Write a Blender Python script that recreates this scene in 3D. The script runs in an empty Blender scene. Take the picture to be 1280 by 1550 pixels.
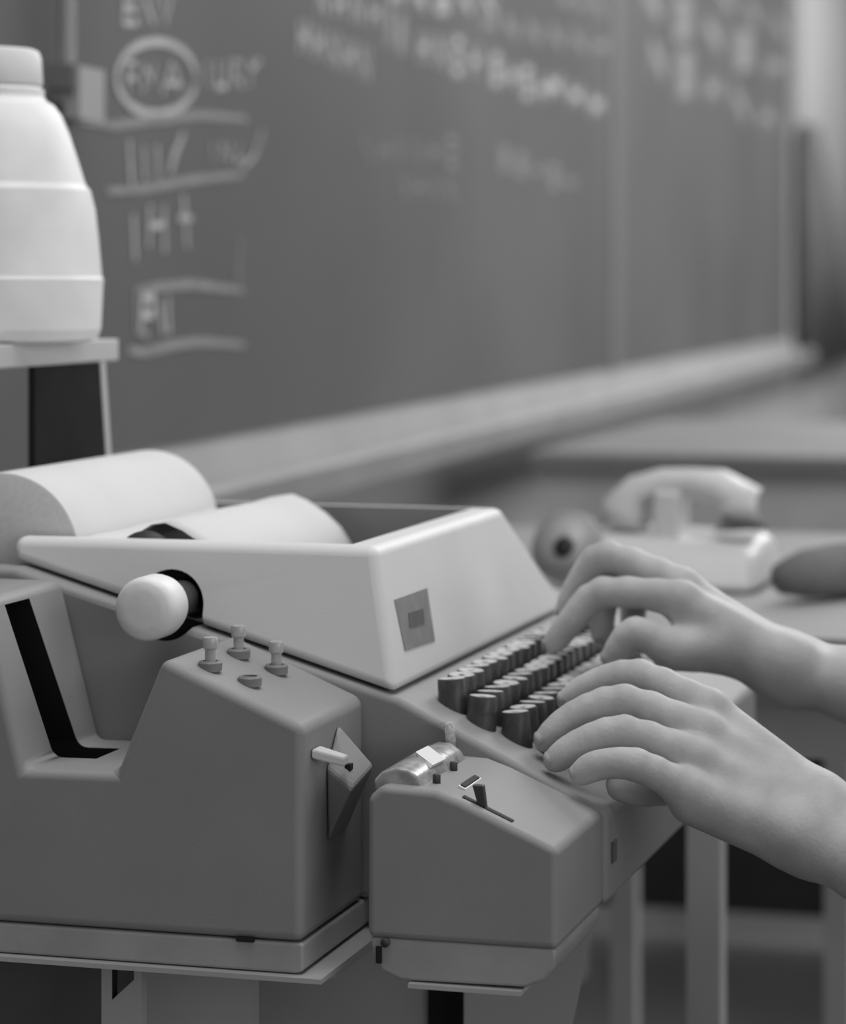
import bpy, bmesh, math, random
import numpy as np
from mathutils import Vector, Matrix
random.seed(7)
SC = bpy.context.scene
COL = SC.collection

# ---------------------------------------------------------------- camera, light, exposure
cam_d = bpy.data.cameras.new('camera')
cam = bpy.data.objects.new('camera', cam_d)
COL.objects.link(cam)
cam.location = (-1.42398, -0.47594, 0.99321)
cam.rotation_euler = (math.radians(90), 0, math.radians(-90 + 16))
cam_d.sensor_fit = 'HORIZONTAL'
cam_d.sensor_width = 36.0
cam_d.lens = 4200.0 / 1280.0 * 36.0
cam_d.shift_y = -345.0 / 1280.0
cam_d.clip_start = 0.05
cam_d.dof.use_dof = True
cam_d.dof.focus_distance = 1.53
cam_d.dof.aperture_fstop = 7.2
SC.camera = cam

world = bpy.data.worlds.new('world')
SC.world = world
world.use_nodes = True
bgn = world.node_tree.nodes['Background']
bgn.inputs[0].default_value = (1, 1, 1, 1)
bgn.inputs[1].default_value = 0.27

def area(name, loc, rot, sx, sy, power):
    l = bpy.data.lights.new(name, 'AREA')
    l.shape = 'RECTANGLE'; l.size = sx; l.size_y = sy; l.energy = power
    o = bpy.data.objects.new(name, l); COL.objects.link(o)
    o.location = loc; o.rotation_euler = rot
    return o
area('ceiling_light_near', (0.1, -0.15, 2.75), (0, 0, 0), 1.6, 1.2, 26)
area('window_daylight', (0.8, -4.3, 1.75), (math.radians(90), 0, 0), 13.0, 1.5, 112)
area('ceiling_light_far', (5.6, -0.7, 2.75), (0, 0, 0), 6.5, 1.2, 150)

SC.view_settings.view_transform = 'Standard'
SC.view_settings.look = 'None'
SC.view_settings.gamma = 1.0
SC.view_settings.use_curve_mapping = False
SC.view_settings.exposure = 0.0

# ---------------------------------------------------------------- materials
MATS = {}
def lin(v):
    v = v / 255.0
    return v / 12.92 if v <= 0.04045 else ((v + 0.055) / 1.055) ** 2.4
def mat(name, a, b=None, scale=30, rough=0.55, bump=0.0, bscale=400, spec=0.4, trans=0, sub=0, metal=0, alpha=1, detail=3):
    """procedural grey; a and b are linear reflectances mixed by noise"""
    if name in MATS: return MATS[name]
    m = bpy.data.materials.new(name); m.use_nodes = True
    nt = m.node_tree; p = nt.nodes['Principled BSDF']
    b = a if b is None else b
    tc = nt.nodes.new('ShaderNodeTexCoord')
    n = nt.nodes.new('ShaderNodeTexNoise'); n.inputs['Scale'].default_value = scale; n.inputs['Detail'].default_value = detail
    r = nt.nodes.new('ShaderNodeValToRGB')
    r.color_ramp.elements[0].position = 0.35; r.color_ramp.elements[1].position = 0.68
    r.color_ramp.elements[0].color = (a, a, a, 1); r.color_ramp.elements[1].color = (b, b, b, 1)
    nt.links.new(tc.outputs['Object'], n.inputs['Vector'])
    nt.links.new(n.outputs['Fac'], r.inputs['Fac'])
    nt.links.new(r.outputs['Color'], p.inputs['Base Color'])
    p.inputs['Roughness'].default_value = rough
    p.inputs['Specular IOR Level'].default_value = spec
    p.inputs['Metallic'].default_value = metal
    if trans: p.inputs['Transmission Weight'].default_value = trans
    if alpha < 1: p.inputs['Alpha'].default_value = alpha
    if sub:
        p.inputs['Subsurface Weight'].default_value = sub
        p.inputs['Subsurface Radius'].default_value = (0.006, 0.006, 0.006)
        p.inputs['Subsurface Scale'].default_value = 1.0
    if bump:
        n2 = nt.nodes.new('ShaderNodeTexNoise'); n2.inputs['Scale'].default_value = bscale; n2.inputs['Detail'].default_value = 2
        bp = nt.nodes.new('ShaderNodeBump'); bp.inputs['Strength'].default_value = bump; bp.inputs['Distance'].default_value = 0.001
        nt.links.new(tc.outputs['Object'], n2.inputs['Vector'])
        nt.links.new(n2.outputs['Fac'], bp.inputs['Height'])
        nt.links.new(bp.outputs['Normal'], p.inputs['Normal'])
    MATS[name] = m
    return m
M_LID = mat('lid_plastic', 0.74, 0.78, 12, 0.5, 0.08, 900, spec=0.3)
M_BODY = mat('housing_plastic', 0.285, 0.315, 10, 0.55, 0.1, 900, spec=0.22)
M_PAN = mat('pan_metal', 0.34, 0.40, 25, 0.4, 0.1, 300)
M_DARK = mat('recess_shade', 0.012, rough=0.7)  # near-black stands in for the shade inside slots, pockets and holes
M_RUBBER = mat('dark_rubber', 0.045, 0.065, 60, 0.5)
M_KEY = mat('key_plastic', 0.05, 0.075, 120, 0.35, 0.15, 500)
M_KEYTOP = mat('key_top_glare', 0.45, 0.6, 250, 0.4)  # pale tops put glare, along with the legends, into the colour
M_KNOB = mat('knob_plastic', 0.82, 0.9, 60, 0.5, 0.15, 200)
M_PAPER = mat('paper', 0.65, 0.69, 10, 0.85)
M_PAPEREND = mat('paper_roll_end', 0.62, 0.68, 300, 0.9)
M_PLATE = mat('nameplate_metal', 0.22, 0.27, 90, 0.5)
M_PLATEMARK = mat('nameplate_mark', 0.10, 0.12, 90, 0.5)
M_CLEAR = mat('button_plastic', 0.42, 0.5, 200, 0.2, spec=0.6)
M_COLLAR = mat('button_collar', 0.20, 0.25, 120, 0.5)
M_TAPECLEAR = mat('worn_clear_plastic', 0.2, 0.42, 90, 0.25, 0.3, 120, spec=0.7)
M_STAND = mat('stand_metal', 0.45, 0.5, 8, 0.5)
M_JUG = mat('jug_plastic', 0.74, 0.88, 16, 0.5, 0.05, 60)
M_WOODL = mat('pale_wood', 0.48, 0.55, 14, 0.6)
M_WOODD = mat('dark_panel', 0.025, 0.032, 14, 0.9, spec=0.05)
M_BOARD = mat('chalkboard_slate', 0.090, 0.118, 1.6, 0.7, detail=5)
M_CHALK = mat('chalk', 0.25, 0.32, 45, 0.95)
M_CHALKB = mat('chalk_heavy', 0.42, 0.56, 40, 0.95)
M_TRIM = mat('pale_trim', 0.32, 0.37, 5, 0.5)
M_TRIMD = mat('board_joint', 0.145, 0.165, 5, 0.6)
M_WALL = mat('wall_paint', 0.38, 0.42, 2, 0.8)
M_WALLP = mat('wall_paint_pale', 0.42, 0.47, 2, 0.8)
M_FLOOR = mat('floor_tile', 0.09, 0.12, 3, 0.45)
M_TABLE = mat('table_top', 0.31, 0.35, 6, 0.5)
M_TABLEP = mat('table_top_pale', 0.22, 0.26, 6, 0.5)
M_STEEL = mat('painted_steel', 0.42, 0.48, 8, 0.4)
M_PHONE = mat('phone_plastic', 0.62, 0.67, 10, 0.35)
M_SKIN = mat('skin', 0.45, 0.53, 55, 0.55, 0.25, 420, spec=0.3, sub=0.25)
M_NAIL = mat('nail', 0.48, 0.52, 80, 0.45)
M_SHIRT = mat('shirt_cloth', 0.2, 0.26, 30, 0.9, 0.3, 300)
M_TROUSER = mat('trouser_cloth', 0.05, 0.07, 30, 0.9, 0.3, 300)
M_HAIR = mat('hair', 0.03, 0.05, 60, 0.6)
M_BLACK = mat('black_plastic', 0.015, 0.02, 30, 0.5)

# ---------------------------------------------------------------- helpers
def tag(o, label=None, cat=None, group=None, kind=None):
    if label: o['label'] = label
    if cat: o['category'] = cat
    if group: o['group'] = group
    if kind: o['kind'] = kind
    return o
def thing(name, label, cat, loc=(0, 0, 0), group=None):
    o = bpy.data.objects.new(name, None); COL.objects.link(o)
    o.location = loc; o.empty_display_size = 0.02
    return tag(o, label, cat, group)
def link(name, me, m, parent=None, smooth=True):
    o = bpy.data.objects.new(name, me); COL.objects.link(o)
    ms = m if isinstance(m, (list, tuple)) else [m]
    me.materials.clear()
    for x in ms: me.materials.append(x)
    for p in me.polygons: p.use_smooth = smooth
    if parent is not None:
        o.parent = parent
        q = Vector((0, 0, 0)); r = parent
        while r is not None: q += r.location; r = r.parent
        o.location = -q            # shapes are written in world coordinates
    return o
def bm_obj(name, bm, m, parent=None, smooth=True):
    bmesh.ops.recalc_face_normals(bm, faces=bm.faces)
    me = bpy.data.meshes.new(name); bm.to_mesh(me); bm.free()
    return link(name, me, m, parent, smooth)
def bake(o):
    bpy.context.view_layer.update()
    dg = bpy.context.evaluated_depsgraph_get()
    me = bpy.data.meshes.new_from_object(o.evaluated_get(dg))
    old = o.data; o.modifiers.clear(); o.data = me
    bpy.data.meshes.remove(old)
    return o
def bevel(o, w, seg=3, ang=25):
    b = o.modifiers.new('bevel', 'BEVEL'); b.width = w; b.segments = seg
    b.limit_method = 'ANGLE'; b.angle_limit = math.radians(ang); b.use_clamp_overlap = True
    n = o.modifiers.new('wn', 'WEIGHTED_NORMAL'); n.keep_sharp = True
    return o
def cut(o, bm, m):
    """cut a closed shape out of o; the cut faces take material m"""
    c = bm_obj('cutter', bm, m, None, False)
    k = o.modifiers.new('cut', 'BOOLEAN'); k.object = c; k.operation = 'DIFFERENCE'; k.solver = 'EXACT'
    k.material_mode = 'TRANSFER'
    if o.parent is not None:
        bpy.context.view_layer.update()
    bake(o)
    me = c.data; bpy.data.objects.remove(c); bpy.data.meshes.remove(me)
    o.data.set_sharp_from_angle(angle=math.radians(32))
    return o
def add_prism(bm, prof, x0, x1):
    """profile in (y, z) swept along x"""
    a = [bm.verts.new((x0, p[0], p[1])) for p in prof]
    b = [bm.verts.new((x1, p[0], p[1])) for p in prof]
    n = len(prof)
    bm.faces.new(a); bm.faces.new(b[::-1])
    for i in range(n): bm.faces.new((a[i], b[i], b[(i + 1) % n], a[(i + 1) % n]))
    return bm
def prism(prof, x0, x1): return add_prism(bmesh.new(), prof, x0, x1)
def add_box(bm, x0, x1, y0, y1, z0, z1):
    return add_prism(bm, [(y0, z0), (y1, z0), (y1, z1), (y0, z1)], x0, x1)
def box(*a): return add_box(bmesh.new(), *a)
def add_hex(bm, pts):
    """eight corners: bottom ring of four then top ring of four"""
    v = [bm.verts.new(p) for p in pts]
    for f in ((3, 2, 1, 0), (4, 5, 6, 7), (0, 1, 5, 4), (1, 2, 6, 5), (2, 3, 7, 6), (3, 0, 4, 7)):
        bm.faces.new([v[i] for i in f])
    return bm
def add_lathe(bm, prof, c, axis='z', n=32):
    """profile of (radius, height) turned about an axis through c"""
    rings = []
    for r, h in prof:
        ring = []
        for i in range(n):
            t = 2 * math.pi * i / n
            u, v = r * math.cos(t), r * math.sin(t)
            p = {'z': (u, v, h), 'x': (h, u, v), 'y': (u, h, v)}[axis]
            ring.append(bm.verts.new((c[0] + p[0], c[1] + p[1], c[2] + p[2])))
        rings.append(ring)
    for a, b in zip(rings, rings[1:]):
        for i in range(n): bm.faces.new((a[i], a[(i + 1) % n], b[(i + 1) % n], b[i]))
    bm.faces.new(rings[0][::-1]); bm.faces.new(rings[-1])
    return bm
def lathe(*a, **k): return add_lathe(bmesh.new(), *a, **k)
def add_tube(bm, pts, r, n=10):
    pts = [Vector(p) for p in pts]; rings = []
    rr = r if isinstance(r, (list, tuple)) else [r] * len(pts)
    up = Vector((0.13, 0.29, 0.95)).normalized()
    for i, p in enumerate(pts):
        d = (pts[min(i + 1, len(pts) - 1)] - pts[max(i - 1, 0)]).normalized()
        s = d.cross(up)
        if s.length < 1e-3: s = d.cross(Vector((1, 0, 0)))
        s.normalize(); t = s.cross(d)
        rings.append([bm.verts.new(p + (s * math.cos(2 * math.pi * k / n) + t * math.sin(2 * math.pi * k / n)) * rr[i]) for k in range(n)])
    for a, b in zip(rings, rings[1:]):
        for k in range(n): bm.faces.new((a[k], a[(k + 1) % n], b[(k + 1) % n], b[k]))
    bm.faces.new(rings[0][::-1]); bm.faces.new(rings[-1])
    return bm
def tube(*a, **k): return add_tube(bmesh.new(), *a, **k)
def sharp(o, a=35):
    o.data.set_sharp_from_angle(angle=math.radians(a)); return o

# ================================================================ the setting
WA = math.radians(2.4)                       # the chalkboard wall stands a little askew to the machine
WE = Vector((math.cos(WA), math.sin(WA), 0)); WN = Vector((math.sin(WA), -math.cos(WA), 0))
W0 = Vector((0, 0.5, 0))
def on_wall(s, z, out=0.0):
    p = W0 + WE * s + WN * out
    return (p.x, p.y, z)
def add_wallbox(bm, s0, s1, z0, z1, o0, o1):
    return add_hex(bm, [on_wall(s0, z0, o0), on_wall(s1, z0, o0), on_wall(s1, z0, o1), on_wall(s0, z0, o1),
                        on_wall(s0, z1, o0), on_wall(s1, z1, o0), on_wall(s1, z1, o1), on_wall(s0, z1, o1)])
def wallbox(*a): return add_wallbox(bmesh.new(), *a)
tag(bm_obj('floor', box(-3.0, 10.7, -4.5, 1.2, -0.06, 0.0), M_FLOOR, None, False), 'grey speckled floor of the room', kind='structure')
tag(bm_obj('wall_back', wallbox(-3.0, 10.6, 0.0, 3.0, -0.12, -0.012), M_WALL, None, False), 'grey painted wall behind the chalkboard', kind='structure')
tag(bm_obj('wall_right', box(10.45, 10.57, -4.5, 1.2, 0.0, 3.0), M_WALLP, None, False), 'pale end wall of the room', kind='structure')

# ---------------------------------------------------------------- chalkboard
board = thing('chalkboard', 'long grey chalkboard with faint chalk writing and a pale chalk tray', 'chalkboard', on_wall(0, 0.82))
for s0, s1 in ((-1.6, 3.86), (3.99, 7.1), ):
    bm_obj('slate_panel', wallbox(s0, s1, 0.83, 2.1, -0.011, 0.0), M_BOARD, board, False)
bm_obj('joint_strip', wallbox(3.86, 3.99, 0.83, 2.1, -0.011, 0.004), M_TRIMD, board, False)
bm_obj('end_trim', wallbox(7.1, 7.2, 1.5, 2.1, -0.011, 0.012), M_TRIM, board, False)
bm_obj('top_trim', wallbox(-1.6, 7.2, 2.1, 2.16, -0.011, 0.012), M_TRIM, board, False)
tr = bmesh.new()
prof = [(0.0, 0.83), (0.0, 0.755), (0.02, 0.745), (0.075, 0.752), (0.08, 0.785), (0.07, 0.79), (0.065, 0.775), (0.02, 0.78), (0.006, 0.83)]
A = [tr.verts.new(on_wall(-1.6, z, o - 0.011)) for o, z in prof]; B = [tr.verts.new(on_wall(7.25, z, o - 0.011)) for o, z in prof]
tr.faces.new(A); tr.faces.new(B[::-1])
for i in range(len(prof)): tr.faces.new((A[i], B[i], B[(i + 1) % len(prof)], A[(i + 1) % len(prof)]))
bm_obj('chalk_tray', tr, M_TRIM, board, False)

def stroke(bm, pts, w, z=0.0012):
    """a flat chalk stroke on the board, points as (along wall, height)"""
    P = [Vector((p[0], p[1])) for p in pts]; L = []; R = []
    for i, p in enumerate(P):
        d = (P[min(i + 1, len(P) - 1)] - P[max(i - 1, 0)]).normalized()
        n = Vector((-d.y, d.x)) * w * 0.5 * (1 if 0 < i < len(P) - 1 else 0.7)
        L.append(bm.verts.new(on_wall(p.x + n.x, p.y + n.y, z))); R.append(bm.verts.new(on_wall(p.x - n.x, p.y - n.y, z)))
    for i in range(len(P) - 1): bm.faces.new((L[i], L[i + 1], R[i + 1], R[i]))
def from_view(px, py):
    """the spot of the board that a line of sight of the photograph meets (board plane only)"""
    c = cam.location; t = math.radians(16)
    u = (px - 640) / 4200; v = (430 - py) / 4200
    R = Vector((math.cos(t) + u * math.sin(t), math.sin(t) - u * math.cos(t), v))
    k = (W0 - c).dot(WN) / R.dot(WN)
    p = c + R * k
    return ((p - W0).dot(WE), p.z)
def writing(name, strokes, w, m=None):
    for s in strokes:
        bm = bmesh.new()
        stroke(bm, [from_view(*p) for p in s], w)
        bm_obj('chalk_stroke', bm, m or M_CHALK, board, False)
circ = [(235 + 60 * math.cos(t), 118 + 55 * math.sin(t)) for t in [2 * math.pi * i / 28 for i in range(30)]]
writing('chalk_circle', [circ], 0.0085, M_CHALKB)
writing('chalk_word', [[(188, -10), (186, 38)], [(188, 12), (205, 14)], [(188, -8), (208, -8)], [(188, 36), (206, 34)],
                       [(215, 38), (216, -5), (232, 36), (234, -8)], [(244, -8), (248, 36), (258, -8)]], 0.009, M_CHALKB)
writing('chalk_word', [[(190, 95), (192, 140)], [(190, 95), (205, 97)], [(192, 118), (204, 118)], [(215, 140), (218, 100), (230, 125), (232, 98)],
                       [(244, 142), (260, 92)], [(262, 100), (270, 140)], [(250, 125), (274, 128)]], 0.008, M_CHALKB)
writing('chalk_word', [[(312, 92), (314, 130)], [(326, 92), (326, 132), (340, 130), (342, 90)], [(352, 92), (352, 132)],
                       [(352, 92), (364, 95), (354, 112), (366, 132)], [(378, 90), (376, 130)], [(376, 108), (392, 90)]], 0.008, M_CHALKB)
writing('chalk_rule', [[(112, 182), (170, 190), (230, 182), (300, 174), (372, 180)]], 0.009)
writing('chalk_word', [[(194, 212), (198, 280)], [(216, 222), (218, 272)], [(236, 220), (238, 270)], [(276, 202), (262, 235), (256, 262)]], 0.0105, M_CHALKB)
writing('chalk_word', [[(320, 215), (322, 245)], [(332, 245), (334, 216), (346, 244), (348, 216)], [(360, 218), (356, 244), (366, 240)], [(396, 196), (384, 235), (366, 254)]], 0.006, M_CHALKB)
writing('chalk_rule', [[(160, 290), (215, 286), (290, 272), (366, 264)]], 0.009)
writing('chalk_word', [[(200, 325), (203, 395)], [(226, 310), (224, 375)], [(226, 342), (246, 340)], [(246, 312), (248, 382)], [(276, 295), (282, 375)], [(270, 330), (288, 330)]], 0.010, M_CHALKB)
writing('chalk_rule', [[(204, 440), (240, 434), (290, 430), (366, 440)], [(204, 440), (206, 500), (222, 508)], [(362, 360), (358, 440)]], 0.0095)
writing('chalk_word', [[(214, 450), (212, 500)], [(214, 450), (232, 452), (230, 475), (214, 478)], [(252, 448), (254, 505)], [(240, 460), (246, 505)]], 0.011, M_CHALKB)
writing('chalk_rule', [[(192, 530), (215, 534), (260, 522), (300, 517), (368, 522)]], 0.0095)
def scribble(x0, x1, y0, y1, n, h, w, m=M_CHALKB):
    ss = []
    for i in range(n):
        f = i / max(1, n - 1); x = x0 + (x1 - x0) * f; y = y0 + (y1 - y0) * f
        dx = (x1 - x0) / max(1, n) * 0.62
        k = random.random()
        if k < 0.35: ss.append([(x, y - h / 2), (x, y + h / 2)]); ss.append([(x, y), (x + dx, y)]); ss.append([(x + dx, y - h / 2), (x + dx, y + h / 2)])
        elif k < 0.7: ss.append([(x, y + h / 2), (x, y - h / 2), (x + dx, y + h / 2), (x + dx, y - h / 2)])
        else: ss.append([(x + dx, y - h / 2), (x, y - h / 2), (x, y + h / 2), (x + dx, y + h / 2)]); ss.append([(x, y), (x + dx, y)])
    return writing('chalk_word', ss, w * 1.25, m)
scribble(452, 545, 55, 95, 5, 50, 0.011)
scribble(480, 560, 0, 20, 4, 40, 0.011)
scribble(585, 604, 40, 52, 2, 60, 0.012)
scribble(634, 712, 72, 92, 4, 46, 0.014)
scribble(590, 730, -6, 6, 5, 30, 0.013)
scribble(745, 815, 105, 135, 4, 36, 0.016)
scribble(832, 925, 130, 172, 4, 36, 0.02)
scribble(730, 900, 35, 70, 6, 30, 0.016, M_CHALK)
scribble(850, 900, 0, 10, 3, 24, 0.018, M_CHALK)
scribble(548, 676, 228, 230, 6, 38, 0.008, M_CHALK)
scribble(604, 674, 282, 286, 4, 34, 0.0085, M_CHALK)
scribble(756, 856, 240, 276, 5, 26, 0.011, M_CHALK)
scribble(985, 1150, 90, 178, 5, 46, 0.036, M_CHALK)
scribble(975, 1160, 4, 100, 5, 40, 0.036, M_CHALK)
scribble(1090, 1170, 0, 40, 3, 30, 0.03, M_CHALK)

# pipe and small box on the wall at the left
s_, z_ = from_view(72, 100)
pipe = thing('wall_pipe', 'thin pale pipe running up the wall above the white jug', 'pipe', on_wall(s_, 1.16, 0.02))
bm_obj('pipe', lathe([(0.0085, 1.165), (0.0085, 2.7)], on_wall(s_, 0, 0.018), n=14), M_PHONE, pipe)
bm_obj('pipe_clip', wallbox(s_ - 0.016, s_ + 0.016, 1.168, 1.19, 0.0, 0.03), M_TRIMD, pipe, False)
s_, z_ = from_view(66, 143)
wb = thing('wall_box', 'small grey box with its lit front put in as a plate, mounted beside the pipe', 'box', on_wall(s_, 1.14))
bm_obj('box_body', wallbox(s_, s_ + 0.066, 1.142, 1.188, 0.0005, 0.030), M_TABLE, wb, False)
bm_obj('lit_front', wallbox(s_ + 0.001, s_ + 0.065, 1.141, 1.189, 0.0302, 0.034), M_TRIM, wb, False)  # added plate, slightly paler, carries the lit front face in its colour
bm_obj('box_shadow', tube([on_wall(s_ - 0.07, 1.175, 0.012), on_wall(s_ - 0.045, 1.158, 0.014), on_wall(s_ - 0.02, 1.146, 0.012), on_wall(s_ + 0.001, 1.15, 0.012)], 0.008), M_BLACK, wb)  # black tube stands in for the shadow left of the box

# beyond the end of the board
def wall_sheet(name, pts, o0, o1, m, n=12, wave=0.0):
    """hanging sheet on the back wall from four (along wall, height) corners: top edge then bottom edge"""
    (a, za), (b, zb), (c, zc), (d, zd) = pts
    bm = bmesh.new(); R = []
    for k in (0, 1):
        T = []; B = []
        for i in range(n + 1):
            f = i / n; wv = wave * math.sin(f * 17) * (1 - k)
            T.append(bm.verts.new(on_wall(a + (b - a) * f, za + (zb - za) * f, (o1 if k == 0 else o0) + wv * 0.3)))
            B.append(bm.verts.new(on_wall(d + (c - d) * f, zd + (zc - zd) * f, (o1 if k == 0 else o0) + wv)))
        R.append((T, B))
    (T, B), (t, q) = R
    for i in range(n):
        bm.faces.new((T[i], T[i + 1], B[i + 1], B[i])); bm.faces.new((t[i + 1], t[i], q[i], q[i + 1]))
        bm.faces.new((T[i], t[i], t[i + 1], T[i + 1])); bm.faces.new((B[i], B[i + 1], q[i + 1], q[i]))
    bm.faces.new((T[0], B[0], q[0], t[0])); bm.faces.new((T[n], t[n], q[n], B[n]))
    return bm_obj(name, bm, m, None)
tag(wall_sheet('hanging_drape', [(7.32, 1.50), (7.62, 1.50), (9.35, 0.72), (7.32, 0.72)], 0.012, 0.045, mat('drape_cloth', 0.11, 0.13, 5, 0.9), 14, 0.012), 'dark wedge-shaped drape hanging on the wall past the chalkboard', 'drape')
tag(wall_sheet('pinboard', [(7.40, 2.5), (9.8, 2.5), (9.8, 0.72), (7.40, 0.72)], -0.011, 0.008, M_WALLP, 4), 'tall plain pale pinboard on the wall past the chalkboard', 'pinboard')

# ================================================================ teletype
XB = 0.112
tt = thing('teletype', 'grey teletype terminal with pale lid, round dark keys and side tape punch', 'teletype', (0.27, 0.09, 0.617))
DK = 0.478
def deck(y): return 0.7548 + DK * (y + 0.019)
# main shell with the sloping keyboard deck
shell = bm_obj('body_shell', prism([(-0.144, 0.642), (-0.144, 0.6946), (-0.021, 0.7538), (0.2207, 0.8222), (0.294, 0.8222), (0.294, 0.637), (0.0, 0.637), (-0.02, 0.634)], XB, 0.635), [M_BODY, M_DARK], tt)
bevel(shell, 0.0045, 3)
bake(shell)
cut(shell, box(0.137, 0.43, 0.004, 0.36, 0.745, 0.9), M_BODY)
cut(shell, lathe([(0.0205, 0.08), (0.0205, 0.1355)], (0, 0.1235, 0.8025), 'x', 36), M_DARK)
# base pan and flange
pan = bm_obj('base_pan', prism([(0.0, 0.6365), (0.0, 0.6215), (0.004, 0.6195), (0.294, 0.6195), (0.294, 0.6365)], 0.001, 0.585), M_PAN, tt)
bevel(pan, 0.002, 2); bake(pan)
fl = bm_obj('pan_flange', box(-0.005, 0.58, -0.012, 0.297, 0.6165, 0.6192), M_STEEL, tt, False)
bm_obj('pan_slot', box(-0.0006, 0.002, 0.028, 0.038, 0.6355, 0.6378), M_DARK, tt, False)
# lid
lid = bmesh.new()
yb, yt = -0.019, -0.002
add_hex(lid, [(XB + 0.001, yb, 0.7562), (0.555, yb, 0.7562), (0.4455, 0.229, 0.8262), (0.1281, 0.229, 0.8262),
              (0.131, yt, 0.8395), (0.425, yt, 0.8395), (0.425, 0.229, 0.8395), (0.131, 0.229, 0.8395)])
lid = bm_obj('lid', lid, [M_LID, M_DARK], tt)
bevel(lid, 0.0062, 5, 20); bake(lid)
cut(lid, box(0.1415, 0.412, 0.016, 0.26, 0.74, 0.9), M_BODY)
kc = lathe([(0.0215, 0.05), (0.0215, 0.142)], (0, 0.1245, 0.8015), 'x', 40)
add_box(kc, 0.05, 0.142, 0.103, 0.146, 0.76, 0.8015)
kc2 = lathe([(0.0215, 0.05), (0.0215, 0.141)], (0, 0.1245, 0.8015), 'x', 40)
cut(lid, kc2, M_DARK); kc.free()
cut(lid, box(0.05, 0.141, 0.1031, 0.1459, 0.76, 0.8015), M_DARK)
# nameplate with its small square mark
def front_y(z): return yb + (z - 0.7562) / (0.8395 - 0.7562) * (yt - yb)
def plate(name, pts, d0, d1, m, parent):
    bm = bmesh.new()
    add_hex(bm, [(x, front_y(z) - d0, z) for x, z in pts] + [(x, front_y(z) - d1, z) for x, z in pts])
    return bm_obj(name, bm, m, parent, False)
np_ = plate('nameplate', [(0.1449, 0.7771), (0.208, 0.7752), (0.2129, 0.8068), (0.1436, 0.8071)], -0.002, 0.0006, M_PLATE, tt)
plate('nameplate_emblem', [(0.1613, 0.7887), (0.1918, 0.7875), (0.1952, 0.7963), (0.1643, 0.797)], 0.0005, 0.0011, M_PLATEMARK, np_)
# platen knob
kn = bm_obj('platen_knob', lathe([(0.001, 0.0625), (0.010, 0.0628), (0.0155, 0.0636), (0.0176, 0.0655), (0.0185, 0.069), (0.0186, 0.072), (0.0186, 0.086), (0.0175, 0.091), (0.006, 0.0915)], (0, 0.1180, 0.8060), 'x', 40), M_KNOB, tt)
bm_obj('knob_shaft', lathe([(0.0105, 0.0905), (0.0105, 0.1405)], (0, 0.1180, 0.8060), 'x', 24), M_RUBBER, kn)
bm_obj('platen', lathe([(0.014, 0.146), (0.014, 0.408)], (0, 0.1165, 0.8055), 'x', 24), M_RUBBER, tt)

# tape punch housing with its trapezoid notch
punch = bm_obj('punch_housing', prism([(0, 0.6368), (0, 0.754), (0.0813, 0.788), (0.1086, 0.7236), (0.1639, 0.7228), (0.1885, 0.8165), (0.294, 0.8165), (0.294, 0.6368)], 0.0, XB - 0.0005), [M_BODY, M_DARK], tt)
bevel(punch, 0.0055, 4, 20); bake(punch)
sl = bmesh.new()
add_hex(sl, [(0.044, 0.122, 0.690), (0.080, 0.122, 0.690), (0.080, 0.24, 0.690), (0.044, 0.24, 0.690),
             (0.042, 0.140, 0.728), (0.078, 0.140, 0.728), (0.078, 0.24, 0.728), (0.042, 0.24, 0.728)])
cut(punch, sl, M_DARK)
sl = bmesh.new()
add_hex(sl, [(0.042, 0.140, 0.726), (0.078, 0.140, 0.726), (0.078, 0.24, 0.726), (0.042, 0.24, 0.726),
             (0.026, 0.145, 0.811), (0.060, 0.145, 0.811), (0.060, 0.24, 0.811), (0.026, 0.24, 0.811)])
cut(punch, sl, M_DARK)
ptop = 0.418
for i, (x, y) in enumerate(((0.0222, 0.0614), (0.0719, 0.0626), (0.0764, 0.0414), (0.0296, 0.0408))):
    z = 0.754 + ptop * y + 0.0002
    c = bm_obj('button_collar', lathe([(0.0065, -0.001), (0.0068, 0.0035), (0.0058, 0.0046), (0.0042, 0.0046), (0.0040, 0.0012)], (x, y, z), n=24), [M_COLLAR], punch)
    sharp(c)
    bm_obj('button_well', lathe([(0.0039, 0.0008), (0.0039, 0.0016)], (x, y, z), n=20), M_DARK, punch)
    if i < 3:
        b = bm_obj('punch_button', lathe([(0.0030, 0.001), (0.0030, 0.0105), (0.0042, 0.0118), (0.0044, 0.0165), (0.0040, 0.0176)], (x, y, z), n=24), M_CLEAR, punch)
        sharp(b)
# tape guide on the punch front
gb = bmesh.new()
add_hex(gb, [(0.012, -0.001, 0.7345), (0.030, -0.0135, 0.7275), (0.040, -0.0135, 0.7275), (0.026, -0.001, 0.7345),
             (0.012, -0.001, 0.7400), (0.030, -0.0135, 0.7330), (0.040, -0.0135, 0.7330), (0.026, -0.001, 0.7400)])
gd = bm_obj('guide_bar', gb, M_WOODL, punch, False); bevel(gd, 0.0012, 2)
gt = bmesh.new()
v = [gt.verts.new(p) for p in ((0.060, -0.0005, 0.7465), (0.040, -0.0005, 0.7250), (0.034, -0.0175, 0.7150), (0.068, -0.0195, 0.7225), (0.086, -0.0005, 0.7265),
                               (0.042, -0.0005, 0.684), (0.078, -0.0005, 0.684))]
for f in ((0, 1, 2), (0, 2, 3), (0, 3, 4), (1, 5, 2), (2, 5, 6, 3), (3, 6, 4), (0, 4, 6, 5, 1)): gt.faces.new([v[i] for i in f])
bevel(bm_obj('tape_chute', gt, M_BODY, punch, False), 0.0018, 2)
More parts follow.
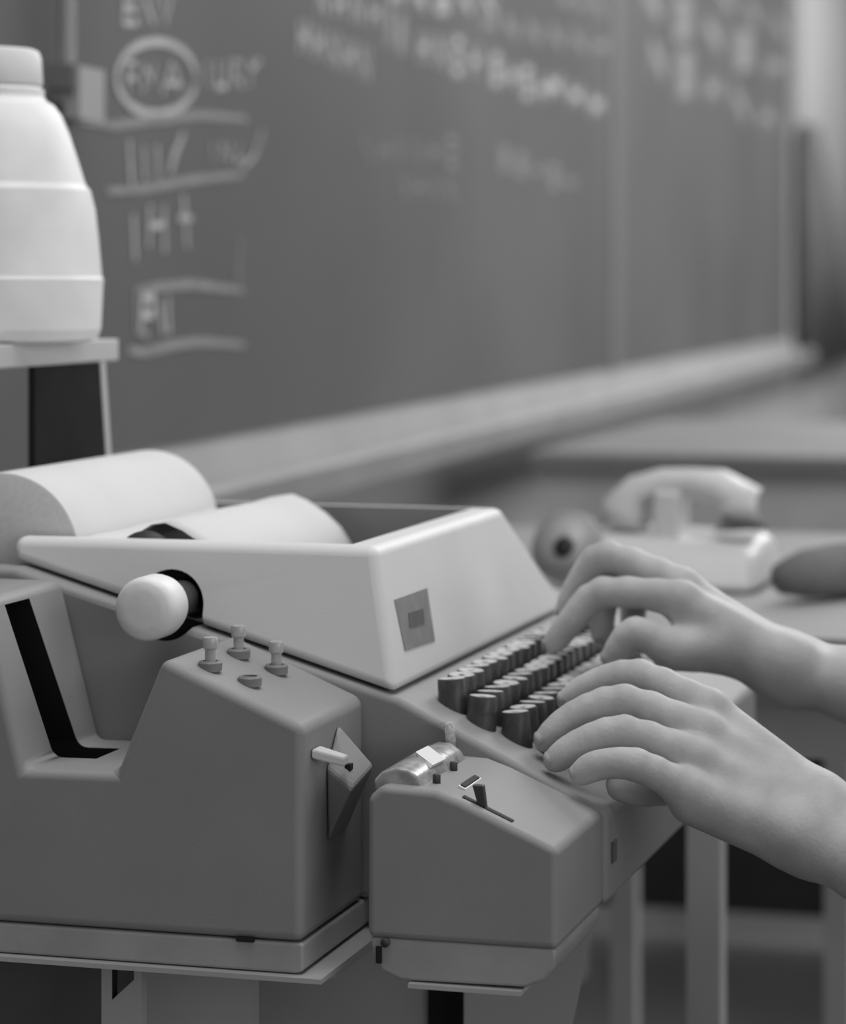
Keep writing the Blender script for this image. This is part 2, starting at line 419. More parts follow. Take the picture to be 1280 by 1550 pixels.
bm_obj('chute_slot', box(0.042, 0.047, -0.0138, -0.0105, 0.7235, 0.7272), M_DARK, punch, False)

# tape reader housing
RS = 0.435
reader = bm_obj('reader_housing', prism([(-0.0363, 0.642), (-0.0363, 0.717), (-0.044, 0.7242), (-0.0746, 0.7228), (-0.0888, 0.718), (-0.1412, 0.6953), (-0.1412, 0.642)], 0.0, XB - 0.0005), [M_BODY, M_DARK], tt)
bevel(reader, 0.0042, 4, 20); bake(reader)
def rtop(y): return 0.6953 + RS * (y + 0.1412)
rp = bm_obj('reader_pan', prism([(-0.0375, 0.6425), (-0.140, 0.6425), (-0.140, 0.634), (-0.134, 0.6255), (-0.124, 0.6212), (-0.055, 0.6202), (-0.044, 0.6245), (-0.039, 0.633)], 0.001, XB - 0.002), M_PAN, tt)
bevel(rp, 0.002, 2, 40)
bm_obj('reader_flange', box(-0.003, XB - 0.004, -0.122, -0.06, 0.6175, 0.6199), M_STEEL, tt, False)
bm_obj('rubber_stud', lathe([(0.0025, -0.002), (0.0022, 0.0008)], (0.0, -0.047, 0.6405), 'x', 14), M_RUBBER, reader)
bm_obj('pan_notch', box(-0.001, 0.004, -0.0445, -0.0415, 0.629, 0.638), M_DARK, reader, False)
def on_top(bm_name, cx, cy, lx, ly, m, h=0.0006, rot=0.0, par=None):
    """thin plate lying on the sloping reader top"""
    bm = bmesh.new()
    pts = []
    for dz in (-0.001, h):
        for a, b in ((-1, -1), (1, -1), (1, 1), (-1, 1)):
            u, w = a * lx / 2, b * ly / 2
            x = cx + u * math.cos(rot) - w * math.sin(rot); y = cy + u * math.sin(rot) + w * math.cos(rot)
            pts.append((x, y, rtop(y) + dz))
    add_hex(bm, pts)
    return bm_obj(bm_name, bm, m, par or reader, False)
on_top('lever_slot', 0.0100, -0.1010, 0.0045, 0.0275, M_DARK)
lev = bmesh.new()
add_hex(lev, [(0.0085, -0.1005, 0.711), (0.0125, -0.1005, 0.711), (0.0125, -0.0965, 0.711), (0.0085, -0.0965, 0.711),
              (0.008, -0.0985, 0.7255), (0.013, -0.0985, 0.7255), (0.013, -0.0925, 0.7255), (0.008, -0.0925, 0.7255)])
bevel(bm_obj('start_lever', lev, M_RUBBER, reader, False), 0.0006, 2)
on_top('index_window', 0.041, -0.0826, 0.034, 0.0040, M_KNOB, 0.0003)
on_top('index_slot', 0.041, -0.0826, 0.030, 0.0028, M_DARK, 0.0011)
for x, y in ((0.022, -0.0690), (0.062, -0.0675)):
    bm_obj('guide_pin', lathe([(0.0022, -0.002), (0.0022, 0.004), (0.0016, 0.0046)], (x, y, 0.7235), n=14), M_RUBBER, reader)
tl = bmesh.new()
prof = [(-0.0385, 0.716), (-0.0365, 0.7245), (-0.041, 0.7295), (-0.049, 0.7325), (-0.056, 0.7318), (-0.062, 0.728), (-0.0645, 0.7232), (-0.0645, 0.7205), (-0.05, 0.72)]
add_prism(tl, prof, 0.010, 0.100)
tlid = bm_obj('tape_lid', tl, M_TAPECLEAR, reader); bevel(tlid, 0.002, 3, 30)
tp = bmesh.new()
add_hex(tp, [(0.036, -0.0615, 0.7285), (0.060, -0.0625, 0.7282), (0.072, -0.050, 0.7335), (0.050, -0.049, 0.7335),
             (0.037, -0.0625, 0.7300), (0.060, -0.0635, 0.7297), (0.072, -0.050, 0.7345), (0.050, -0.049, 0.7345)])
bm_obj('lid_tab', tp, M_LID, reader, False)
bm_obj('face_clip', box(0.121, 0.132, -0.1452, -0.1435, 0.664, 0.676), M_PLATEMARK, tt, False)

# keys
KEYS = []
rows = [(-0.0415, 0.1555, 19, 0), (-0.0600, 0.1510, 19, 1), (-0.0795, 0.1580, 18, 2), (-0.0985, 0.1660, 18, 3)]
kb = bmesh.new()
add_lathe(kb, [(0.0091, -0.009), (0.0091, 0.0005), (0.0087, 0.004), (0.0085, 0.0128), (0.0081, 0.0134), (0.0072, 0.0132)], (0, 0, 0), n=24)
bmesh.ops.recalc_face_normals(kb, faces=kb.faces)
kme = bpy.data.meshes.new('key_body'); kb.to_mesh(kme); kb.free()
kt = bmesh.new()
add_lathe(kt, [(0.0075, 0.0128), (0.0076, 0.0137), (0.005, 0.0134), (0.002, 0.0132)], (0, 0, 0), n=20)
bmesh.ops.recalc_face_normals(kt, faces=kt.faces)
tme = bpy.data.meshes.new('key_cap'); kt.to_mesh(tme); kt.free()
for me, m in ((kme, M_KEY), (tme, M_KEYTOP)):
    me.materials.append(m)
    for p in me.polygons: p.use_smooth = True
    me.set_sharp_from_angle(angle=math.radians(40))
pressed = {(3, 0): 0.007, (3, 2): 0.004}
for y, x0, n, r in rows:
    for i in range(n):
        o = bpy.data.objects.new('key', kme); COL.objects.link(o); o.parent = tt
        o.location = Vector((x0 + i * 0.0192, y, deck(y) + 0.0028 - pressed.get((r, i), 0))) - tt.location
        o.rotation_euler = (math.radians(4), 0, random.uniform(0, 6))
        c = bpy.data.objects.new('key_cap', tme); COL.objects.link(c); c.parent = o
sb = bm_obj('space_bar', prism([(-0.128, 0.698), (-0.1175, 0.703), (-0.1175, 0.7155), (-0.128, 0.7115)], 0.225, 0.40), M_KEY, tt)
bevel(sb, 0.0015, 2)

# stand under the machine
st = thing('teletype_stand', 'grey metal pedestal stand under the teletype', 'stand', (0.27, 0.1, 0))
pn = bm_obj('side_panel', box(0.09, 0.105, 0.062, 0.128, 0.0, 0.607), M_STAND, st, False)
bm_obj('side_panel', box(0.24, 0.242, -0.012, 0.11, 0.0, 0.607), M_STAND, st, False)
cp = bmesh.new()
prof = [(-0.032, 0.0), (-0.032, 0.607), (-0.110, 0.607), (-0.108, 0.585), (-0.103, 0.56), (-0.094, 0.52), (-0.09, 0.0)]
add_prism(cp, prof, 0.215, 0.2165)
bm_obj('front_post', cp, M_STAND, st, False)
bm_obj('top_rail', box(0.045, 0.50, -0.004, 0.28, 0.6072, 0.6163), M_STAND, st, False)
br_ = bm_obj('bracket', prism([(0.137, 0.43), (0.137, 0.607), (0.1125, 0.607), (0.1125, 0.43)], 0.048, 0.056), [M_STAND, M_DARK], st, False)
cut(br_, prism([(0.1305, 0.585), (0.1305, 0.604), (0.1170, 0.604), (0.1170, 0.5975)], 0.03, 0.08), M_DARK)
bm_obj('base_foot', box(0.02, 0.50, -0.12, 0.28, 0.0, 0.03), M_STAND, st, False)
bm_obj('stand_shade_panel', box(0.12, 0.128, 0.145, 0.26, 0.03, 0.607), mat('shaded_stand_metal', 0.11, 0.13), st, False)  # added sheet in darker stand metal, for the shade beneath the machine
bm_obj('gap_shade_strip', box(0.236, 0.238, -0.036, -0.003, 0.03, 0.607), M_WOODD, st, False)  # added dark strip paints the shaded gap between the stand panels
bm_obj('back_panel', box(0.09, 0.46, 0.262, 0.277, 0.03, 0.607), M_STAND, st, False)

# ---------------------------------------------------------------- paper roll with the sheet it feeds
RC = (0.2435, 0.8265); RR = 0.0505
rollo = thing('paper_roll', 'large white paper roll feeding a sheet into the teletype', 'paper roll', (0.265, RC[0], RC[1] - RR))
ro = bm_obj('roll', lathe([(0.012, 0.146), (RR - 0.001, 0.146), (RR, 0.1468), (RR, 0.3922), (RR - 0.001, 0.393), (0.012, 0.393)], (0, RC[0], RC[1]), 'x', 72), [M_PAPER, M_PAPEREND], rollo)
for p in ro.data.polygons:
    if abs(p.normal.x) > 0.8: p.material_index = 1
sharp(ro, 40)
bm_obj('roll_spindle', lathe([(0.009, 0.1475), (0.009, 0.408)], (0, RC[0], RC[1]), 'x', 20), M_WOODD, rollo)
sh = bmesh.new()
sp = [(0.1937, 0.838), (0.188, 0.8345), (0.178, 0.8330), (0.166, 0.8355), (0.155, 0.8420), (0.146, 0.8475), (0.137, 0.8488), (0.126, 0.8445), (0.113, 0.8365), (0.102, 0.827), (0.094, 0.815), (0.090, 0.800)]
ring0 = []
nx = 12
for j in range(nx + 1):
    x = 0.1478 + (0.388 - 0.1478) * j / nx
    ring0.append([sh.verts.new((x, p[0], p[1] + 0.0004 * math.sin(j * 1.3))) for p in sp])
for j in range(nx):
    for i in range(len(sp) - 1): sh.faces.new((ring0[j][i], ring0[j + 1][i], ring0[j + 1][i + 1], ring0[j][i + 1]))
so = bm_obj('paper_sheet', sh, M_PAPER, rollo)
k = so.modifiers.new('thick', 'SOLIDIFY'); k.thickness = 0.0004
bm_obj('gap_shade_disc', lathe([(0.0195, 0.1433), (0.0195, 0.1455)], (0, 0.1479, 0.8245), 'x', 36), M_RUBBER, tt)  # added dark disc stands in for the shaded gap under the sheet
# strip of punched tape hanging over the shell edge
ts = bmesh.new()
tpts = [(-0.052, 0.7205), (-0.0525, 0.731), (-0.0515, 0.7415), (-0.049, 0.7425)]
L0 = [ts.verts.new((0.1005, y, z)) for y, z in tpts]; L1 = [ts.verts.new((0.1095, y - 0.0035, z)) for y, z in tpts]
L2 = [ts.verts.new((0.1015, y + 0.0005, z)) for y, z in tpts]; L3 = [ts.verts.new((0.1105, y - 0.003, z)) for y, z in tpts]
for i in range(3):
    ts.faces.new((L0[i], L1[i], L1[i + 1], L0[i + 1])); ts.faces.new((L2[i + 1], L3[i + 1], L3[i], L2[i]))
    ts.faces.new((L0[i], L0[i + 1], L2[i + 1], L2[i])); ts.faces.new((L1[i + 1], L1[i], L3[i], L3[i + 1]))
ts.faces.new((L0[0], L2[0], L3[0], L1[0])); ts.faces.new((L0[3], L1[3], L3[3], L2[3]))
tag(bm_obj('paper_tape_strip', ts, mat('tape_paper', 0.3, 0.55, 500, 0.8), None), 'short strip of punched paper tape standing in the tape reader', 'paper tape')

# ---------------------------------------------------------------- jug on its stand
js = thing('jug_stand', 'tall narrow stand with a pale plank top and dark tapered panel', 'stand', (0.33, 0.35, 0))
pk = bm_obj('plank_top', box(0.14, 0.4702, 0.299, 0.43, 0.9372, 0.9530), M_WOODL, js, False); bevel(pk, 0.001, 1)
XL, XR = 0.3223, 0.4364
XF = XR + (0.4702 - XR) * 0.937 / 0.072 * 0.35
for y0 in (0.300, 0.405):
    pp = bmesh.new()
    add_hex(pp, [(XL, y0, 0.0), (XF, y0, 0.0), (XF, y0 + 0.005, 0.0), (XL, y0 + 0.005, 0.0),
                 (XL, y0, 0.9372), (XR, y0, 0.9372), (XR, y0 + 0.005, 0.9372), (XL, y0 + 0.005, 0.9372)])
    bm_obj('tapered_panel', pp, M_WOODD, js, False)
    pe = bmesh.new()
    add_hex(pe, [(XF, y0 - 0.0005, 0.0), (XF + 0.012, y0 - 0.0005, 0.0), (XF + 0.012, y0 + 0.008, 0.0), (XF, y0 + 0.008, 0.0),
                 (XR, y0 - 0.0005, 0.9372), (XR + 0.009, y0 - 0.0005, 0.9372), (XR + 0.009, y0 + 0.008, 0.9372), (XR, y0 + 0.008, 0.9372)])
    bm_obj('panel_edge', pe, M_WOODL, js, False)
JC = (0.3440, 0.3430)
jug = thing('plastic_jug', 'large white plastic jug with a screw cap standing on the plank', 'jug', (JC[0], JC[1], 0.9532))
jp = [(0.068, 0.9532), (0.0735, 0.9550), (0.0762, 0.962), (0.0775, 0.99), (0.0780, 0.9965), (0.0768, 0.9985), (0.0745, 1.025), (0.0722, 1.045), (0.0690, 1.058), (0.0672, 1.0600), (0.0655, 1.0625),
      (0.0600, 1.080), (0.0545, 1.097), (0.0490, 1.110), (0.0440, 1.117), (0.0390, 1.1200), (0.0372, 1.1225), (0.0372, 1.1275), (0.0345, 1.130)]
jo = bm_obj('jug_body', lathe(jp, (JC[0], JC[1], 0), n=64), M_JUG, jug); sharp(jo, 14)
cpo = bm_obj('screw_cap', lathe([(0.0352, 1.1305), (0.0362, 1.1325), (0.0350, 1.150), (0.0332, 1.1545), (0.0300, 1.156)], (JC[0], JC[1], 0), n=48), M_JUG, jug); sharp(cpo)
bm_obj('neck_ring', lathe([(0.0325, 1.1285), (0.0325, 1.132)], (JC[0], JC[1], 0), n=40), M_JUG, jug)

# ---------------------------------------------------------------- side table and telephone behind the keyboard
tb = thing('side_table', 'grey table with slim steel legs beyond the teletype keyboard', 'table', (1.1, 0.1, 0))
bevel(bm_obj('table_top', box(0.72, 1.62, -0.22, 0.30, 0.697, 0.72), M_TABLE, tb, False), 0.002, 2)
for x, y in ((0.755, -0.085), (1.517, 0.14), (1.55, -0.085), (0.755, 0.24)):
    bm_obj('leg', box(x - 0.013, x + 0.013, y - 0.0135, y + 0.0135, 0.0, 0.697), M_STEEL, tb, False)
bm_obj('apron', box(0.745, 0.757, -0.2, 0.28, 0.622, 0.697), M_TABLE, tb, False)

ph = thing('telephone', 'pale desk telephone with its handset resting across the cradle', 'telephone', (1.06, 0.0, 0.7205))
pb = bmesh.new()
add_hex(pb, [(0.995, -0.088, 0.7205), (1.15, -0.088, 0.7205), (1.15, 0.085, 0.7205), (0.995, 0.085, 0.7205),
             (1.02, -0.080, 0.757), (1.14, -0.080, 0.765), (1.14, 0.070, 0.772), (1.03, 0.066, 0.767)])
bevel(bm_obj('phone_body', pb, M_PHONE, ph), 0.012, 5)
bevel(bm_obj('cradle', box(1.045, 1.10, -0.008, 0.016, 0.760, 0.806), M_PHONE, ph), 0.004, 3)
hs = [(1.07, 0.047, 0.772), (1.07, 0.046, 0.788), (1.07, 0.034, 0.804), (1.07, 0.010, 0.812), (1.07, -0.015, 0.8125), (1.07, -0.040, 0.809), (1.07, -0.058, 0.797), (1.07, -0.060, 0.772)]
bm_obj('handset', tube(hs, [0.023, 0.022, 0.016, 0.0135, 0.0135, 0.017, 0.024, 0.025], 18), M_PHONE, ph)
def disc_on(name, c, nrm, r, h, m, parent, n=28, r2=None):
    bm = lathe([(r * 0.96, -h), (r, 0.0), (r2 or r * 0.97, h)], (0, 0, 0), n=n)
    q = Vector((0, 0, 1)).rotation_difference(Vector(nrm).normalized()).to_matrix().to_4x4()
    bmesh.ops.transform(bm, matrix=Matrix.Translation(c) @ q, verts=bm.verts)
    return bm_obj(name, bm, m, parent)
dn = Vector((-0.85, 0.25, 0.45)).normalized()
dc = Vector((1.012, 0.088, 0.757))
d1 = disc_on('dial_plate', dc, dn, 0.034, 0.006, M_TABLE, ph)
disc_on('dial_ring', dc + dn * 0.007, dn, 0.024, 0.003, M_STEEL, d1)
disc_on('dial_centre', dc + dn * 0.015 + Vector((0, -0.004, -0.006)), dn, 0.010, 0.002, M_BLACK, d1)

rc = bmesh.new()
add_tube(rc, [(0.935, -0.118, 0.742), (0.96, -0.135, 0.7445), (1.0, -0.158, 0.7445), (1.05, -0.19, 0.744), (1.10, -0.212, 0.743)], [0.014, 0.021, 0.0235, 0.0235, 0.02], 16)
tag(bm_obj('rolled_cloth', rc, mat('grey_cloth', 0.17, 0.2, 40, 0.9), None), 'grey rolled cloth lying on the side table', 'cloth')

ft = thing('far_table', 'long table with a pale top and grey front apron by the chalkboard', 'table', (2.9, -0.2, 0))
bevel(bm_obj('table_top', box(2.38, 3.35, -1.2, 0.46, 0.735, 0.757), M_TABLEP, ft, False), 0.003, 2)
bm_obj('apron', box(2.41, 2.43, -1.18, 0.45, 0.64, 0.735), M_WOODL, ft, False)
for x, y in ((2.46, 0.42), (3.3, 0.42), (2.44, -1.15), (3.3, -1.15)):
    bm_obj('leg', box(x - 0.02, x + 0.02, y - 0.02, y + 0.02, 0, 0.735), M_STEEL, ft, False)
bm_obj('under_table_shade', box(2.75, 2.77, -1.18, 0.45, 0.04, 0.735), M_BLACK, ft, False)  # added black sheet, painted shade beneath the table

for o in (shell, lid, punch, reader):
    k = o.modifiers.new('wn', 'WEIGHTED_NORMAL'); k.keep_sharp = True

# ================================================================ the person at the keyboard
def seg(G, a, b, ra, rb, flat=None):
    a = np.array(a, np.float32); b = np.array(b, np.float32); d = b - a
    h = np.clip(((G - a) @ d) / float(d @ d), 0, 1)
    q = G - a - h[..., None] * d
    if flat is not None:                      # squash along a direction
        f = np.array(flat[0], np.float32); f /= np.linalg.norm(f)
        q = q + (q @ f)[..., None] * f * (flat[1] - 1.0)
    return np.sqrt((q * q).sum(-1)) - (ra + (rb - ra) * h)
def ball(G, c, r, sc=(1, 1, 1)):
    q = (G - np.array(c, np.float32)) / np.array(sc, np.float32)
    return (np.sqrt((q * q).sum(-1)) - r) * min(sc)
def smin(a, b, k):
    h = np.clip(0.5 + 0.5 * (b - a) / k, 0, 1)
    return b + (a - b) * h - k * h * (1 - h)
def smin_all(L, k):
    r = L[0]
    for x in L[1:]: r = smin(r, x, k)
    return r
def nets(f, lo, hi, h):
    """naive surface nets: mesh of f = 0 inside the box"""
    lo = np.array(lo, np.float32); n = np.ceil((np.array(hi) - lo) / h).astype(int) + 1
    ax = [lo[i] + h * np.arange(n[i], dtype=np.float32) for i in range(3)]
    D = np.empty(n, np.float32)
    step = max(1, int(400000 / (n[1] * n[2])))
    for i in range(0, n[0], step):
        G = np.stack(np.meshgrid(ax[0][i:i + step], ax[1], ax[2], indexing='ij'), -1)
        D[i:i + step] = f(G)
    S = D < 0
    cs = [(i, j, k) for i in (0, 1) for j in (0, 1) for k in (0, 1)]
    def sub(A, c): return A[c[0]:A.shape[0] - 1 + c[0], c[1]:A.shape[1] - 1 + c[1], c[2]:A.shape[2] - 1 + c[2]]
    cnt = sum(sub(S, c).astype(np.int8) for c in cs)
    act = (cnt > 0) & (cnt < 8)
    idx = -np.ones(act.shape, np.int64); A = np.argwhere(act); idx[act] = np.arange(len(A))
    V = np.zeros((len(A), 3)); W = np.zeros(len(A))
    for c in cs:
        for d in range(3):
            if c[d]: continue
            e = list(c); e[d] = 1
            a = D[tuple((A + c).T)]; b = D[tuple((A + e).T)]
            m = (a < 0) != (b < 0)
            t = np.where(m, a / np.where(m, a - b, 1), 0)
            P = np.tile(np.array(c, float), (len(A), 1)); P[:, d] += t
            V[m] += P[m]; W[m] += 1
    V = lo + h * (A + V / W[:, None])
    F = []
    for d in range(3):
        u, v = (d + 1) % 3, (d + 2) % 3
        sa = [slice(None)] * 3; sb_ = [slice(None)] * 3; sa[d] = slice(0, -1); sb_[d] = slice(1, None)
        X = S[tuple(sa)] != S[tuple(sb_)]
        E = np.argwhere(X); E = E[(E[:, u] > 0) & (E[:, v] > 0) & (E[:, u] < n[u] - 1) & (E[:, v] < n[v] - 1)]
        q = []
        for du, dv in ((1, 1), (0, 1), (0, 0), (1, 0)):
            c = E.copy(); c[:, u] -= du; c[:, v] -= dv
            q.append(idx[tuple(c.T)])
        Q = np.stack(q, 1)
        fl = ~S[tuple(E.T)]
        Q[fl] = Q[fl][:, ::-1]
        F.append(Q)
    F = np.concatenate(F); F = F[(F >= 0).all(1)]
    return V, F
def v3(*a): return np.array(a, np.float32)

# joints: tip, end joint, middle joint, knuckle (metres)
LEFT = dict(
    index=[(0.1880, -0.1037, 0.7454), (0.1900, -0.1202, 0.7552), (0.1880, -0.1470, 0.7612), (0.1780, -0.1898, 0.7458)],
    middle=[(0.1460, -0.1001, 0.7283), (0.1520, -0.1160, 0.7415), (0.1580, -0.1441, 0.7502), (0.1580, -0.1895, 0.7357)],
    ring=[(0.1240, -0.1108, 0.7205), (0.1280, -0.1246, 0.7296), (0.1340, -0.1491, 0.7365), (0.1400, -0.1890, 0.7238)],
    pinky=[(0.1080, -0.1291, 0.7162), (0.1090, -0.1392, 0.7217), (0.1120, -0.1606, 0.7222), (0.1220, -0.1877, 0.7081)],
    thumb=[(0.1310, -0.1470, 0.7060), (0.1460, -0.1600, 0.7030), (0.1720, -0.1860, 0.7035), (0.1830, -0.2150, 0.7120)],
    wrist=(0.1550, -0.2520, 0.6905), fore=(0.1450, -0.2900, 0.6750), elbow=(0.060, -0.480, 0.600))
RIGHT = dict(
    index=[(0.3180, -0.0641, 0.7615), (0.3180, -0.0772, 0.7782), (0.3180, -0.0967, 0.7954), (0.3100, -0.1493, 0.7945)],
    middle=[(0.3450, -0.0660, 0.7800), (0.3450, -0.0770, 0.8010), (0.3420, -0.0946, 0.8160), (0.3350, -0.1437, 0.8000)],
    ring=[(0.3540, -0.0880, 0.7640), (0.3570, -0.0880, 0.7820), (0.3600, -0.0975, 0.8010), (0.3550, -0.1443, 0.7950)],
    pinky=[(0.3720, -0.1060, 0.7580), (0.3760, -0.1040, 0.7740), (0.3780, -0.1090, 0.7900), (0.3720, -0.1455, 0.7860)],
    thumb=[(0.2900, -0.1092, 0.7580), (0.2900, -0.1236, 0.7740), (0.2950, -0.1471, 0.7635), (0.3100, -0.1780, 0.7640)],
    wrist=(0.3250, -0.2133, 0.7552), fore=(0.3270, -0.2550, 0.7440), elbow=(0.3900, -0.4400, 0.6700))
FR = dict(index=(0.0072, 0.0086, 0.0094, 0.0106), middle=(0.0074, 0.0088, 0.0097, 0.0110), ring=(0.0071, 0.0085, 0.0093, 0.0106),
          pinky=(0.0066, 0.0078, 0.0086, 0.0100), thumb=(0.0080, 0.0098, 0.0105, 0.0120))
def hand_field(H, dorsal):
    dz = v3(*dorsal); dz /= np.linalg.norm(dz)
    w = v3(*H['wrist']); fo = v3(*H['fore']); el = v3(*H['elbow'])
    lat = v3(*H['pinky'][3]) - v3(*H['index'][3]); lat /= np.linalg.norm(lat)
    def f(G):
        palm = []
        for i, n in enumerate(('index', 'middle', 'ring', 'pinky')):
            k = v3(*H[n][3]); base = w + lat * (i - 1.5) * 0.0105
            palm.append(seg(G, base - dz * 0.001, k - dz * 0.003, 0.0150, FR[n][3] * 1.12))
            palm.append(seg(G, base - dz * 0.010, k - dz * 0.011, 0.0140, FR[n][3] * 1.0))
        ti = [v3(*p) for p in H['thumb']]
        palm.append(seg(G, w - dz * 0.012 - lat * 0.012, ti[3], 0.016, 0.0145))
        palm.append(seg(G, ti[3], ti[2], 0.0150, 0.0118))
        palm.append(seg(G, w - dz * 0.010 + lat * 0.014, v3(*H['pinky'][3]) - dz * 0.012, 0.0135, 0.0085))
        P = smin_all(palm, 0.009)
        ax = (fo - w) / np.linalg.norm(fo - w); side = np.cross(ax, dz); side /= np.linalg.norm(side)
        arm = []
        for s in (-1, 1):
            arm.append(seg(G, w + side * s * 0.0115 - dz * 0.004, fo + side * s * 0.0105 - dz * 0.003, 0.0170, 0.0180))
            arm.append(seg(G, fo + side * s * 0.0105 - dz * 0.003, fo * 0.35 + el * 0.65 + side * s * 0.014, 0.0180, 0.0290))
            arm.append(seg(G, fo * 0.35 + el * 0.65 + side * s * 0.014, el + side * s * 0.010, 0.0290, 0.0300))
        arm.append(ball(G, w + side * 0.020 * H['ulna'] + dz * 0.0085 + ax * 0.006, 0.0085))
        P = smin(P, smin_all(arm, 0.014), 0.014)
        fin = []
        for n in ('index', 'middle', 'ring', 'pinky', 'thumb'):
            j = [v3(*p) for p in H[n]]; r = FR[n]
            q = [j[0] + (j[0] - j[1]) * 0.5] + j + [j[3] + (j[3] - j[2]) * 0.5]; c = []; prev = None
            for i in range(3):                 # soft bends: a spline through the joints
                for t in (0.0, 0.34, 0.67, 1.0):
                    if i and t == 0.0: continue
                    p0, p1, p2, p3 = q[i:i + 4]
                    p = 0.5 * (2 * p1 + (p2 - p0) * t + (2 * p0 - 5 * p1 + 4 * p2 - p3) * t * t + (3 * p1 - p0 - 3 * p2 + p3) * t ** 3)
                    rr = r[i] + (r[i + 1] - r[i]) * t
                    if prev is not None: c.append(seg(G, prev[0], p, prev[1], rr))
                    prev = (p, rr)
            c.append(ball(G, j[2] + dz * 0.0006, r[2] * 0.99))
            fin.append(smin_all(c, 0.003))
        Fg = smin_all(fin, 0.0016)
        return smin(P, Fg, 0.0075)
    return f
LEFT['ulna'] = 1; RIGHT['ulna'] = 1
def bounds(H, pad=0.045):
    P = np.array([p for k in ('index', 'middle', 'ring', 'pinky', 'thumb') for p in H[k]] + [H['wrist'], H['fore'], H['elbow']])
    return P.min(0) - pad, P.max(0) + pad
LD = (-0.55, 0.10, 0.80)
RD = (-0.12, 0.25, 0.95)
SH_L, SH_R = (0.095, -0.625, 0.895), (0.445, -0.625, 0.905)
VV = []; FF = []; off = 0
for H, dzz in ((LEFT, LD), (RIGHT, RD)):
    lo, hi = bounds(H)
    V, F = nets(hand_field(H, dzz), lo, hi, 0.0019)
    VV.append(V); FF.append(F + off); off += len(V)
def body_field(G):
    L = [seg(G, (0.27, -0.66, 0.52), (0.27, -0.635, 0.86), 0.115, 0.12), seg(G, SH_L, SH_R, 0.045, 0.045),
         seg(G, (0.27, -0.62, 0.90), (0.27, -0.595, 1.03), 0.055, 0.05)]
    for s, e in ((SH_L, LEFT['elbow']), (SH_R, RIGHT['elbow'])): L.append(seg(G, s, e, 0.043, 0.037))
    b = smin_all(L, 0.03)
    hd = [ball(G, (0.27, -0.59, 1.13), 0.085, (0.86, 1.02, 1.2)), ball(G, (0.27, -0.545, 1.065), 0.045, (1.0, 0.9, 0.9)),
          seg(G, (0.27, -0.503, 1.13), (0.27, -0.488, 1.095), 0.009, 0.014),
          ball(G, (0.195, -0.60, 1.115), 0.022, (0.4, 0.8, 1.3)), ball(G, (0.345, -0.60, 1.115), 0.022, (0.4, 0.8, 1.3)),
          seg(G, (0.252, -0.505, 1.058), (0.288, -0.505, 1.058), 0.007, 0.007)]
    return np.maximum(smin(b, smin_all(hd, 0.012), 0.02), 0.50 - G[..., 2])
V, F = nets(body_field, (0.0, -0.82, 0.38), (0.55, -0.38, 1.28), 0.009)
VV.append(V); FF.append(F + off)
def np_mesh(name, V, F):
    me = bpy.data.meshes.new(name)
    me.from_pydata([tuple(map(float, p)) for p in V], [], [tuple(map(int, q)) for q in F]); me.update()
    return me
pm = np_mesh('person', np.concatenate(VV), np.concatenate(FF))
person = link('person', pm, M_SKIN)
tag(person, 'person typing with both hands on the teletype keys', 'person')
k = person.modifiers.new('smooth', 'SMOOTH'); k.factor = 0.5; k.iterations = 2
def field_part(name, f, lo, hi, h, m):
    V, F = nets(f, lo, hi, h); return link(name, np_mesh(name, V, F), m, person)
def shirt_f(G):
    L = [seg(G, (0.27, -0.66, 0.50), (0.27, -0.635, 0.87), 0.135, 0.135), seg(G, SH_L, SH_R, 0.058, 0.058)]
    for s, e in ((SH_L, LEFT['elbow']), (SH_R, RIGHT['elbow'])):
        s = v3(*s); e = v3(*e); L.append(seg(G, s, s + (e - s) * 0.62, 0.057, 0.056))
    return np.maximum(np.maximum(smin_all(L, 0.03), 0.52 - G[..., 2]), -seg(G, (0.27, -0.62, 0.93), (0.27, -0.58, 1.1), 0.06, 0.07))
field_part('shirt', shirt_f, (0.0, -0.83, 0.34), (0.55, -0.40, 1.05), 0.010, M_SHIRT)
def trouser_f(G):
    L = [ball(G, (0.27, -0.66, 0.545), 0.150, (1.05, 0.95, 0.62))]
    for s in (-1, 1):
        L += [seg(G, (0.27 + s * 0.085, -0.64, 0.527), (0.27 + s * 0.10, -0.30, 0.475), 0.078, 0.056), seg(G, (0.27 + s * 0.10, -0.30, 0.475), (0.27 + s * 0.11, -0.34, 0.09), 0.056, 0.045)]
    return smin_all(L, 0.02)
field_part('trousers', trouser_f, (0.05, -0.85, 0.03), (0.5, -0.2, 0.68), 0.010, M_TROUSER)
for s in (-1, 1):
    x = 0.27 + s * 0.11
    field_part('shoe', lambda G: np.maximum(smin_all([seg(G, (x, -0.345, 0.06), (x, -0.22, 0.035), 0.042, 0.035), ball(G, (x, -0.36, 0.045), 0.045)], 0.02), 0.002 - G[..., 2]),
               (x - 0.07, -0.43, -0.01), (x + 0.07, -0.15, 0.13), 0.006, M_BLACK)
def hair_f(G):
    h = ball(G, (0.27, -0.598, 1.14), 0.093, (0.9, 1.02, 1.18))
    return np.maximum(h, -ball(G, (0.27, -0.49, 1.08), 0.085, (1, 0.9, 1.2)))
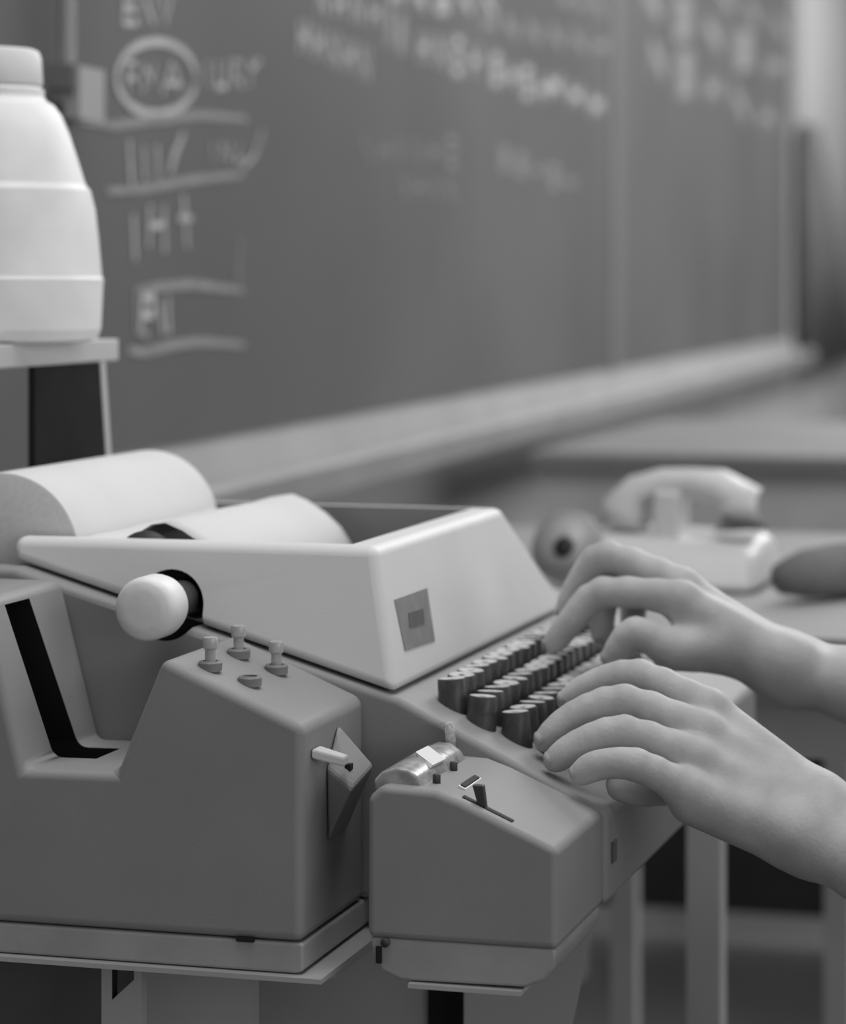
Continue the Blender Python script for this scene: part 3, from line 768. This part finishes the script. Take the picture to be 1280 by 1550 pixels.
field_part('hair', hair_f, (0.15, -0.72, 1.0), (0.39, -0.45, 1.28), 0.006, M_HAIR)
for s in (-1, 1):
    bm_obj('eye', lathe([(0.002, -0.011), (0.008, -0.008), (0.011, 0), (0.008, 0.008), (0.002, 0.011)], (0.27 + s * 0.03, -0.521, 1.13), n=14), M_PAPER, person)
# fingernails
def nail(j, dz, r):
    a, b = Vector(j[1]), Vector(j[0]); ax = (b - a).normalized(); d = Vector(dz); d = (d - ax * d.dot(ax)).normalized(); s = ax.cross(d)
    c = b - ax * (r * 0.15)
    bm = bmesh.new(); g = []
    for i in range(6):
        u = -r * 0.85 + i / 5 * r * 1.75
        w = r * 0.72 * (1 if 0 < i < 5 else 0.75)
        g.append([bm.verts.new(c + ax * u + s * (w * q) + d * (r * (1.0 - 0.32 * q * q) - (0.25 * r if i == 5 else 0.0))) for q in (-1, -0.5, 0, 0.5, 1)])
    for i in range(5):
        for q in range(4): bm.faces.new((g[i][q], g[i][q + 1], g[i + 1][q + 1], g[i + 1][q]))
    o = bm_obj('fingernail', bm, M_NAIL, person)
    k = o.modifiers.new('thick', 'SOLIDIFY'); k.thickness = 0.0006
for H, dzz in ((LEFT, LD), (RIGHT, RD)):
    for n in ('index', 'middle', 'ring', 'pinky', 'thumb'):
        nail(H[n], dzz if n != 'thumb' else ((0.7, 0.2, 0.5) if H is LEFT else (-0.5, 0.3, 0.8)), FR[n][0])

# seat for the person
sl_ = thing('stool', 'dark round stool under the person', 'stool', (0.27, -0.68, 0))
bevel(bm_obj('seat', lathe([(0.16, 0.40), (0.17, 0.41), (0.17, 0.436), (0.16, 0.446)], (0.27, -0.68, 0), n=40), M_WOODD, sl_), 0.003, 2)
for i in range(4):
    a = math.pi / 4 + i * math.pi / 2
    bm_obj('leg', tube([(0.27 + 0.11 * math.cos(a), -0.68 + 0.11 * math.sin(a), 0.405), (0.27 + 0.19 * math.cos(a), -0.68 + 0.19 * math.sin(a), 0.0)], 0.012), M_STEEL, sl_)
